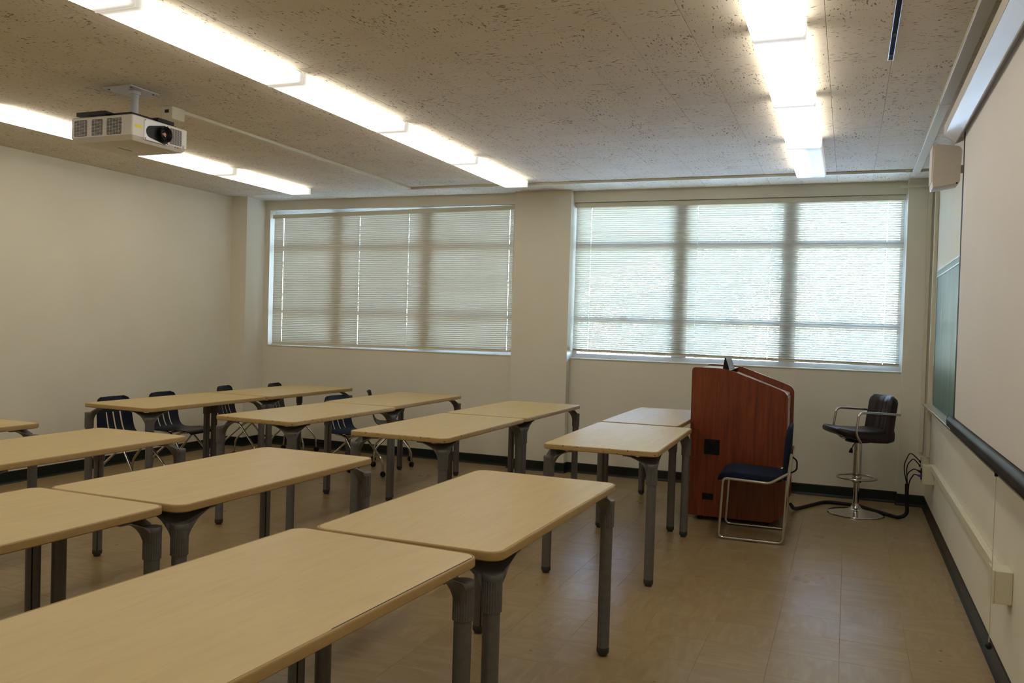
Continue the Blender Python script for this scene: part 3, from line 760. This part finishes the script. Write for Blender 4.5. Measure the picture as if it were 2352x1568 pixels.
# ------------------------------------------------------------------ sled base chair
def sled_chair():
    t = thing('guest_chair', 'blue upholstered chair with chrome sled base beside the lectern', 'chair', (-.615, 6.605, 0), R_(181.5))
    # faces +x locally; rotated to face the tables
    r = .0105
    for s in (-1, 1):
        y = s*.245
        MB().tube(fillet([(-.262, y*.98, .655), (-.238, y, .42), (-.222, y, .012), (.225, y, .012), (.205, y, .445), (-.12, y, .432), (-.244, y*.985, .512)], .035, 6), r, 10).build('side_frame', CHROME, t, 60)
        MB().box(-.05, y-.008, .001, .05, y+.008, .006, .001).build('glide', BLACK, t)
    MB().tube([(-.224, -.245, .06), (-.224, .245, .06)], .008, 8).build('rear_stretcher', CHROME, t, 60)
    MB().tube([(.10, -.24, .437), (.10, .24, .437)], .008, 8).tube([(-.10, -.24, .432), (-.10, .24, .432)], .008, 8).build('seat_brace', CHROME, t, 60)
    # padded seat: waterfall front
    rings = []
    prof = [(-.20, .446, .472), (-.17, .440, .480), (.0, .440, .488), (.14, .442, .494), (.20, .434, .486), (.235, .420, .466), (.248, .415, .440)]
    for x, zb, zt in prof:
        hw = .232 if x < .2 else .232-.03*((x-.2)/.05)
        if x < -.18: hw = .215
        rings.append([(x, p[0], p[1]) for p in rrect(-hw, zb, hw, zt, min(.014, (zt-zb)/2.2), 4)])
    MB().rings(rings).build('seat', FABRIC, t, 50)
    rings = []
    for z, th, hw in ((.452, .018, .17), (.458, .034, .19), (.52, .042, .205), (.62, .044, .215), (.74, .042, .212), (.81, .036, .195), (.835, .026, .17), (.842, .012, .14)):
        xc = -.240 - (z-.47)*.05
        rings.append([(xc+p[1], p[0], z) for p in rrect(-hw, -th/2, hw, th/2, th/2.3, 4)])
    # curve the back around the sitter
    rings = [[(x + .5*y*y, y, z) for x, y, z in r_] for r_ in rings]
    MB().rings(rings).build('backrest', FABRIC, t, 50)
    MB().tube(fillet([(-.255, -.05, .60), (-.295, -.05, .57), (-.295, -.05, .50), (-.255, -.05, .475)], .02), .006, 8).build('back_handle', BLACK, t, 60)
sled_chair()

# ------------------------------------------------------------------ bar stool
def stool():
    t = thing('bar_stool', 'dark leather bar stool with chrome arms and pedestal base near the corner', 'stool', (.108, 7.80, 0))
    MB().lathe([(.222, .001), (.228, .004), (.226, .009), (.16, .022), (.09, .034), (.055, .044), (.042, .056), (.036, .075), (.034, .09)], 56).build('base', CHROME, t, 50)
    MB().lathe([(.0255, .085), (.0255, .275), (.033, .278), (.0345, .30), (.0345, .60)], 24).build('column', CHROME, t, 40)
    MB().lathe([(.021, .39), (.021, .62)], 24).build('gas_lift', CHROME, t, 40)
    fr = MB(); R0 = .158
    fr.tube([(R0*math.cos(a), R0*math.sin(a)*1.0, .31) for a in [2*PI*k/48 for k in range(49)]], .0095, 10)
    fo = fr.build('footrest', CHROME, t, 60)
    for a in (PI*.15, -PI*.5):
        MB().tube([(.028*math.cos(a), .028*math.sin(a), .285), (.10*math.cos(a), .10*math.sin(a), .283), (R0*math.cos(a), R0*math.sin(a), .308)], .007, 8).build('spoke', CHROME, fo, 60)
    MB().lathe([(.036, .268), (.038, .272), (.038, .318), (.036, .322)], 24).build('footrest_hub', CHROME, t, 40)
    s = empty('seat_shell', (0, 0, 0), R_(204)); s.parent = t      # faces the lectern, turned a little to the viewer
    # local: faces +x
    rings = []
    for x, zb, zt, hw in ((-.235, .655, .70, .15), (-.225, .632, .735, .18), (-.17, .622, .735, .20), (-.05, .624, .725, .212), (.08, .640, .728, .215), (.17, .664, .738, .208), (.225, .685, .745, .185), (.25, .70, .735, .15)):
        k = []
        for px, pz in rrect(-hw, zb, hw, zt, min(.036, (zt-zb)/2.05), 5): k.append((x, px, pz - .010*(1-(px/hw)**2) if pz > (zb+zt)/2 else pz))
        rings.append(k)
    seat = MB().rings(rings).build('seat', LEATHER, s, 60)
    # back: padded with vertical channels on the sitter's side
    ny, nz = 40, 14; zz = [.655 + .355*k/nz for k in range(nz+1)]
    front, back = [], []
    for z in zz:
        q = (z-.655)/.355; hw = .205 - .012*q
        top = max(0, (q-.86)/.14); bot = max(0, (.12-q)/.12)
        hw -= .035*top*top
        for j in range(ny+1):
            u = -1+2*j/ny; y = hw*u
            ed = max(0, (abs(u)-.84)/.16)
            chan = .010*sum(math.exp(-((u-c)/.035)**2) for c in (-.42, 0, .42))
            th = .085*(1-ed*ed*.75)*(1-.72*top**2)*(1-.3*bot**2)
            xc = -.205 - .045*q + .05*u*u
            front.append((xc + th/2 - chan*(1-top), y, z)); back.append((xc - th/2, y, z))
    n = ny+1; V = front+back; o = len(front); F = []
    for i in range(nz):
        for j in range(ny):
            a = i*n+j; F += [(a, a+1, a+n+1, a+n), (o+a, o+a+n, o+a+n+1, o+a+1)]
        for j in (0, ny):
            a = i*n+j; F.append((a, a+n, o+a+n, o+a))
    for j in range(ny):
        for a in (j, nz*n+j): F.append((a, a+1, o+a+1, o+a))
    MB().add(V, F).build('backrest', LEATHER, s, 60)
    for sd in (-1, 1):
        y = sd*.222
        MB().tube(fillet([(-.245, y, .868), (.10, y, .880), (.125, y, .70), (.065, y*.9, .625), (.03, y*.3, .618)], .045, 7), .0105, 10).build('armrest', CHROME, s, 60)
    MB().lathe([(.10, .612), (.105, .616), (.105, .628), (.09, .632)], 28).build('seat_plate', BLACK, s, 40)
    lv = MB().tube([(.03, .03, .612), (.08, .085, .590), (.10, .10, .562)], .0045, 8).build('lever', CHROME, s, 60)
    MB().tube([(.098, .098, .570), (.104, .105, .555), (.112, .112, .535), (.112, .112, .532)], [.007, .013, .017, .010], 10).build('lever_knob', BLACK, lv, 60)
stool()

# ------------------------------------------------------------------ chalkboard
def chalkboard():
    ya, yb, z0, z1 = 2.9, 7.74, .955, 2.05; xw = XR
    t = thing('chalkboard', 'green chalkboard with aluminium trim, mostly hidden behind the projection screen', 'chalkboard', (xw, (ya+yb)/2, z0))
    o = Vector((xw, (ya+yb)/2, z0))
    def B(name, x0, y0, za, x1, y1, zb, mat, b=.002, par=t): return MB().box(x0-o.x, y0-o.y, za-o.z, x1-o.x, y1-o.y, zb-o.z, b).build(name, mat, par)
    B('board', xw-.014, ya+.012, z0+.01, xw-.001, yb-.012, 2.0, CHALK, 0)
    B('frame_strip', xw-.022, ya, 1.998, xw-.001, yb, 2.006, ALU)
    B('map_rail', xw-.020, ya, 2.006, xw-.001, yb, 2.042, CHALK)
    B('frame_strip', xw-.024, ya, 2.042, xw-.001, yb, 2.050, ALU)
    B('frame_strip', xw-.020, yb-.012, z0, xw-.001, yb, 1.998, ALU); B('frame_strip', xw-.020, ya, z0, xw-.001, ya+.012, 1.998, ALU)
    tr = MB().prism([(-.001, -.012), (-.001, .010), (-.020, .006), (-.066, -.004), (-.078, .010), (-.082, .008), (-.072, -.014), (-.03, -.012)], ya-(ya+yb)/2, yb+.22-(ya+yb)/2, 'y').build('chalk_tray', ALU, t)
chalkboard()

# ------------------------------------------------------------------ projection screen
def screen():
    ye, y0 = 5.62, 2.55; xs = .585
    t = thing('projection_screen', 'pulled down white projection screen with black border on the right wall', 'screen', (xs, (ye+y0)/2, 1.0))
    o = Vector((xs, (ye+y0)/2, 1.0))
    def B(name, x0, ya, za, x1, yb, zb, mat, b=.002, par=t): return MB().box(x0-o.x, ya-o.y, za-o.z, x1-o.x, yb-o.y, zb-o.z, b).build(name, mat, par)
    sec = [(.490, 2.772), (.490, 2.714), (.551, 2.670), (.558, 2.672), (.562, 2.700), (.606, 2.700), (.606, 2.772)]
    h = MB().prism([(p[0]-o.x, p[1]-o.z) for p in sec], y0-.16-o.y, ye+.05-o.y, 'y').build('housing', HOUS, t)
    k = [(.486, 2.776), (.486, 2.711), (.552, 2.663), (.566, 2.668), (.612, 2.690), (.612, 2.776)]
    MB().prism([(p[0]-o.x, p[1]-o.z) for p in k], ye+.05-o.y, ye+.062-o.y, 'y').build('end_cap', HOUS, h)
    MB().prism([(.4885-o.x, 2.7735-o.z), (.4885-o.x, 2.716-o.z), (.4898-o.x, 2.716-o.z), (.4898-o.x, 2.7735-o.z)], y0-.16-o.y, ye+.05-o.y, 'y').build('fascia', HOUSEND, h)
    for yy in (y0+.3, ye-.4): B('wall_bracket', .604, yy-.02, 2.735, XR-.001, yy+.02, 2.775, HOUS, .002, h)
    zb = 1.035
    B('fabric', xs, y0, zb, xs+.0012, ye-.11, 2.705, SCREEN, 0)
    # slightly wavy black side border
    for yy0, yy1 in ((ye-.11, ye-.045), (y0-.05, y0)):
        m = MB(); n = 24; rr = []
        for k in range(n+1):
            z = zb+(2.705-zb)*k/n; e = (yy1 + .006*math.sin(k*1.7)) if yy1 > 5 else yy1
            rr.append([(xs-o.x-.0002, yy0-o.y, z-o.z), (xs-o.x-.0002, e-o.y, z-o.z), (xs-o.x+.0016, e-o.y, z-o.z), (xs-o.x+.0016, yy0-o.y, z-o.z)])
        m.rings(rr).build('black_border', SBLACK, t)
    MB().box(xs-o.x-.0004, y0-.05-o.y, zb-o.z, xs-o.x+.0018, ye-.045-o.y, zb+.02-o.z).build('black_border', SBLACK, t)
    out = round_poly([(-.028, -.030), (-.030, .012), (-.012, .032), (.016, .026), (.020, -.020), (.004, -.036)], .010, 4)
    bar = MB().prism([(xs-o.x+p[0], zb-.012-o.z+p[1]) for p in out], y0-.12-o.y, ye+.02-o.y, 'y').build('bottom_bar', BARM, t, 40)
    B('bar_end_cap', xs-.026, ye+.02, zb-.042, xs+.018, ye+.034, zb+.014, RUBBER, .006, bar)
    B('slat_rod', xs-.012, y0-.1, zb-.062, xs+.004, ye-.03, zb-.048, BLACK, .002, bar)
    # pull cord
    yc = 3.95; zc = .262
    cd = MB().tube([(xs-.006-o.x, yc-o.y, zb-.06-o.z), (xs-.008-o.x, yc-.003-o.y, .62-o.z), (xs-.008-o.x, yc-o.y, zc+.015-o.z)], .0017, 6).build('pull_cord', CORD, t)
    b = MB(); b.lathe([(0.0005, -.015), (.006, -.0135), (.012, -.008), (.015, 0), (.012, .008), (.006, .0135), (.0005, .015)], 18, (xs-.008-o.x, yc-o.y, zc-o.z)); b.build('pull_ball', BLACK, cd, 60)
    MB().box(xs-.012-o.x, yc-.008-o.y, zb-.078-o.z, xs-o.x, yc+.008-o.y, zb-.055-o.z, .002).build('cord_clip', BLACK, cd)
screen()

# ------------------------------------------------------------------ wall speaker
def speaker():
    y0 = 5.80; t = thing('wall_speaker', 'beige wall loudspeaker hanging beside the end of the screen housing', 'speaker', (XR, y0, 2.435))
    out = round_poly([(-.222, .262), (-.230, .02), (-.226, -.008), (-.078, .016), (-.070, .235)], [.012, .02, .008, .015, .03], 5)
    m = MB(); rg = []
    for y, k in ((0, .985), (.006, 1), (.194, 1), (.2, .985)):
        cx, cz = -.15, .135
        rg.append([(cx+(p[0]-cx)*k, y, cz+(p[1]-cz)*k) for p in out])
    b = m.rings(rg).build('cabinet', SPK, t, 35)
    MB().box(-.2345, .012, .03, -.224, .188, .252, .003).build('grille', SPK, t)
    MB().box(-.080, .14, .10, -.001, .165, .15, .004).build('wall_bracket', SPK, t)
    MB().box(-.10, -.003, .012, -.09, .002, .02, .001).build('screw', BLACK, t)
speaker()

# ------------------------------------------------------------------ projector
def projector():
    cx, cy, z0, z1 = -4.245, 4.13, 2.552, 2.703
    t = thing('projector', 'white ceiling projector on a grey pole facing the screen', 'projector', (cx, cy, HC))
    zz = lambda z: z-HC
    h = .245; hw = .228
    # body: chamfered lower edges, rounded corners
    rg = []
    for z, k in ((z0, .022), (z0+.003, .018), (z0+.028, 0), (z1-.006, 0), (z1, .008)):
        rg.append([(p[0], p[1], zz(z)) for p in rrect(-h+k, -hw+k, h-k, hw-k, .012, 4)])
    body = MB().rings(rg).build('body', PROJ, t, 30)
    # faceplate and lens on the +x face
    xf = h
    fp = MB().box(xf-.001, -.135, zz(z0+.018), xf+.004, .060, zz(z1-.008), .002).build('faceplate', PROJW, t)
    for yy in (-.128, .053):
        for z in (z0+.026, z1-.016): MB().lathe([(.004, 0), (.003, .002)], 10).xf(Matrix.Translation((xf+.004, yy, zz(z))) @ Matrix.Rotation(PI/2, 4, 'Y')).build('screw', VENT, fp)
    # teardrop lens opening
    zc = zz((z0+z1)/2+.001); pts = []
    c1, r1, c2, r2 = 0.012, .060, -.085, .036
    for k in range(25): 
        a = -PI/2+.25 + (PI-.5)*k/24; pts.append((c1+r1*math.cos(a), zc+r1*math.sin(a)))
    for k in range(17):
        a = PI/2+.25 + (PI-.5)*k/16; pts.append((c2+r2*math.cos(a), zc-.004+r2*math.sin(a)))
    MB().prism(pts, xf+.0035, xf+.0065, 'x').build('lens_opening', BLACK, fp)
    ring = MB().lathe([(.040, 0), (.046, .002), (.048, .030), (.043, .034), (.034, .026), (.028, .012)], 32).xf(Matrix.Translation((xf+.004, .015, zc)) @ Matrix.Rotation(PI/2, 4, 'Y')).build('lens_barrel', BLACK, t, 40)
    MB().lathe([(.0005, .017), (.015, .015), (.028, .010), (.030, .004)], 28).xf(Matrix.Translation((xf+.004, .015, zc)) @ Matrix.Rotation(PI/2, 4, 'Y')).build('lens', LENS, ring, 60)
    MB().lathe([(.0005, .0195), (.007, .0188), (.012, .0165)], 20).xf(Matrix.Translation((xf+.004, .013, zc)) @ Matrix.Rotation(PI/2, 4, 'Y')).build('lens_coating', LENSC, ring, 60)
    def vent(face, a0, a1, nrows, ncol):
        m = MB(); hgt = .100; zb = zz(z0+.034)
        for r in range(nrows):
            for c in range(ncol):
                w_ = (a1-a0)/ncol; u0, u1 = a0+c*w_+.0015, a0+(c+1)*w_-.0015
                z = zb + hgt*(r+.5)/nrows
                if r in (0, nrows-1) and c in (0, ncol-1): u0 += .003*(c == 0); u1 -= .003*(c == ncol-1)
                if face == 'y': m.box(u0, -hw-.0012, z-.0021, u1, -hw+.002, z+.0021)
                else: m.box(h-.002, u0, z-.0021, h+.0012, u1, z+.0021)
        o = m.build('vent', VENT, body); tag(o, kind='stuff')
    vent('y', -.218, -.110, 14, 5); vent('y', -.075, .015, 14, 4); vent('y', .045, .165, 14, 5)
    vent('x', .075, .178, 16, 5)
    MB().box(h-.001, -.205, zz(z0+.078), h+.0008, -.152, zz(z0+.095)).build('warning_sticker', YEL, body)['label'] = 'yellow warning sticker'
    MB().box(h-.001, .186, zz(z0+.026), h+.001, .200, zz(z0+.046)).build('remote_sensor', flat('grey_sensor', (.25, .32, .40), .2, noise=.02), body)
    for k, mt in enumerate((VENT, VENT, flat('red_indicator', (.55, .08, .03), .3, noise=.02))):
        MB().box(h-.001, .120+.022*k, zz(z0+.018), h+.0008, .126+.022*k, zz(z0+.024)).build('indicator', mt, body)
    MB().box(-.06, -.04, zz(z0)-.0008, -.052, .07, zz(z0)+.001).build('badge', VENT, body)
    # mount
    MB().box(-.115, -.115, -.008, .115, .115, -.0005, .002).build('ceiling_plate', POLEM, t)
    for sx in (-.09, .09):
        for sy in (-.09, .09): MB().lathe([(.007, -.011), (.007, -.008)], 8, (sx, sy, 0)).build('screw', VENT, t)
    MB().lathe([(.024, -.15), (.024, -.055), (.0255, -.055), (.0255, -.008)], 24, (.03, 0, 0)).build('pole', POLEM, t, 40)
    MB().lathe([(.034, -.030), (.034, -.0085)], 24, (.03, 0, 0)).build('pole_flange', POLEM, t, 40)
    MB().box(-.235, -.20, zz(z1+.016), .0, -.11, zz(z1+.040), .002).box(-.02, -.17, zz(z1+.016), .18, .15, zz(z1+.028), .002).box(.12, .02, zz(z1+.014), .20, .16, zz(z1+.038), .004).box(-.2, -.12, zz(z1+.016), .05, .12, zz(z1+.025), .002).build('mount_bracket', BLACK, t)
    for sx, sy in ((-.17, -.14), (.15, -.14), (.15, .12), (-.15, .10)):
        MB().lathe([(.010, zz(z1-.001)), (.010, zz(z1+.017))], 12, (sx, sy, 0)).build('mount_stud', BLACK, t)
    MB().lathe([(.016, zz(z1-.001)), (.02, zz(z1+.004)), (.018, zz(z1+.012))], 16, (.19, .165, 0)).build('knob', BLACK, t, 40)
projector()

# ------------------------------------------------------------------ raceways, boxes, ceiling track
def raceway(label, segs, w_, h_, axis, cap=True):
    """segs: list of (x0,y0,z0,x1,y1,z1) boxes of one run; first is the base, then the couplings"""
    x0, y0, z0, x1, y1, z1 = segs[0]
    t = thing('cable_raceway', label, 'raceway', ((x0+x1)/2, (y0+y1)/2, (z0+z1)/2)); o = t.location
    for k, s in enumerate(segs):
        MB().box(s[0]-o.x, s[1]-o.y, s[2]-o.z, s[3]-o.x, s[4]-o.y, s[5]-o.z, .003).build('channel' if k == 0 else 'coupling', RACE, t)
    return t
H1 = HC-.0005
raceway('ivory raceway along the ceiling parallel to the window wall', [(-4.33, 7.90, H1-.022, XR-.001, 7.945, H1), (-4.335, 7.895, H1-.025, -4.20, 7.95, H1), (-2.62, 7.897, H1-.024, -2.58, 7.948, H1), (.40, 7.897, H1-.025, .54, 7.948, H1)], .045, .02, 'x')
raceway('ivory raceway on the ceiling running from the projector to the window side', [(-4.330, 4.62, H1-.022, -4.285, 7.894, H1), (-4.333, 6.1, H1-.024, -4.282, 6.14, H1)], .045, .02, 'y')
raceway('ivory raceway on the ceiling along the screen wall', [(.452, -1.2, H1-.030, .512, 7.894, H1), (.449, 5.62, H1-.032, .515, 5.66, H1)], .06, .03, 'y')
raceway('short ivory raceway high on the right pilaster', [(.38, D-PIL-.022, 2.835, XR-.001, D-PIL-.0005, 2.862)], .03, .02, 'x')
raceway('ivory upright raceway in the corner beside the window pilaster', [(.618, D-PIL-.030, .49, .648, D-PIL-.0005, 2.834)], .03, .02, 'z')
raceway('wider ivory upright raceway on the wall beside the chalkboard', [(XR-.030, 7.985, .50, XR-.0005, 8.035, HC-.001)], .05, .03, 'z')
raceway('ivory raceway low along the wall below the chalkboard', [(XR-.032, 4.19, .455, XR-.0005, 7.50, .505), (XR-.034, 5.6, .453, XR-.0005, 5.63, .507)], .05, .03, 'y')
def jbox(name, label, x0, y0, z0, x1, y1, z1, mat=BOXM):
    t = thing(name, label, 'electrical box', ((x0+x1)/2, (y0+y1)/2, z0)); o = t.location
    MB().box(x0-o.x+.006, y0-o.y, z0-o.z, x1-o.x, y1-o.y, z1-o.z, .003).build('back_box', mat, t)
    MB().box(x0-o.x, y0-o.y-.002, z0-o.z-.002, x0-o.x+.0065, y1-o.y+.002, z1-o.z+.002, .002).build('cover', mat, t)
    return t
jbox('outlet_box', 'ivory surface box at the near end of the low wall raceway', XR-.074, 4.06, .408, XR-.0005, 4.19, .545)
b2 = jbox('outlet_box', 'ivory surface box near the corner where the black cables plug in', XR-.085, 7.50, .345, XR-.0005, 7.64, .490)
MB().box(-.055, -.0725, -.075+.04, -.01+.015, -.0705, .01, .001)
MB().box(-.050, .03, .02, -.0405, .062, .11, .002).build('socket_plate', BLACK, b2)
b3 = jbox('outlet_box', 'smaller ivory box below the upright raceways in the corner', XR-.062, 8.0, .345, XR-.0005, 8.12, .490)
b4 = jbox('outlet_box', 'ivory box on the ceiling beside the projector pole', -4.36, 4.50, HC-.085, -4.265, 4.618, HC-.0005)
MB().box(-.015, -.0605, .04, .02, -.0585, .062).build('knockout', BLACK, b4)
t = thing('ceiling_track', 'narrow dark metal track on the ceiling near the screen', 'track', (.15, 3.2, HC))
m = MB().box(-.013, -1.6, -.008, -.0108, 1.54, -.0005).box(.0108, -1.6, -.008, .013, 1.54, -.0005); m.build('flange', ALU, t)
MB().box(-.0108, -1.6, -.003, .0108, 1.54, -.0005).build('web', TRACKM, t)
for yy in (.35, 1.12, 1.44): MB().box(-.0095, yy, -.006, .0095, yy+.05, -.003, .001).build('insert', RUBBER, t)

# ------------------------------------------------------------------ cables
def cable(label, pts, r, mat=CABLE, fr=.06, name='cable', plug=None):
    p0 = Vector(pts[0]); t = thing(name, label, 'cable', (p0.x, p0.y, 0)); q = [Vector(p)-Vector((p0.x, p0.y, 0)) for p in pts]
    MB().tube(fillet(q, fr, 7), r, 10).build('cord', mat, t, 60)
    if plug:
        d = (q[-1]-q[-2]).normalized()
        MB().tube([q[-1]-d*.004, q[-1]+d*.012, q[-1]+d*.03], [r*1.2, .010, .010], 10).build('plug', plug, t, 60)
    return t
cable('thick black cable sleeve on the floor from the lectern past the stool to the corner',
      [(-.395, 7.40, .10), (-.38, 7.64, .016), (-.14, 8.14, .016), (.12, 8.10, .016), (.44, 7.72, .016), (.50, 7.72, .05), (.49, 7.74, .30)], .015, fr=.09, name='cable_sleeve')
tip = (.49, 7.74, .30)
cable('thin black cable arching highest from the floor sleeve to the corner box', [tip, (.46, 7.76, .44), (.52, 7.95, .545), (.60, 8.03, .46)], .0045, fr=.11, plug=RUBBER)
cable('thin black cable arching second from the floor sleeve to the corner box', [(.495, 7.745, .30), (.485, 7.81, .44), (.55, 7.99, .485), (.603, 8.06, .42)], .0045, fr=.09, plug=RUBBER)
cable('thin black cable with a black plug in the outlet box by the corner', [(.49, 7.735, .30), (.485, 7.66, .40), (.53, 7.60, .45), (.558, 7.58, .44)], .0045, fr=.06, plug=RUBBER)
cable('cable with a dark blue connector in the outlet box by the corner', [(.497, 7.72, .14), (.50, 7.64, .34), (.53, 7.57, .41), (.556, 7.56, .405)], .0048, fr=.06, plug=BLUEC)
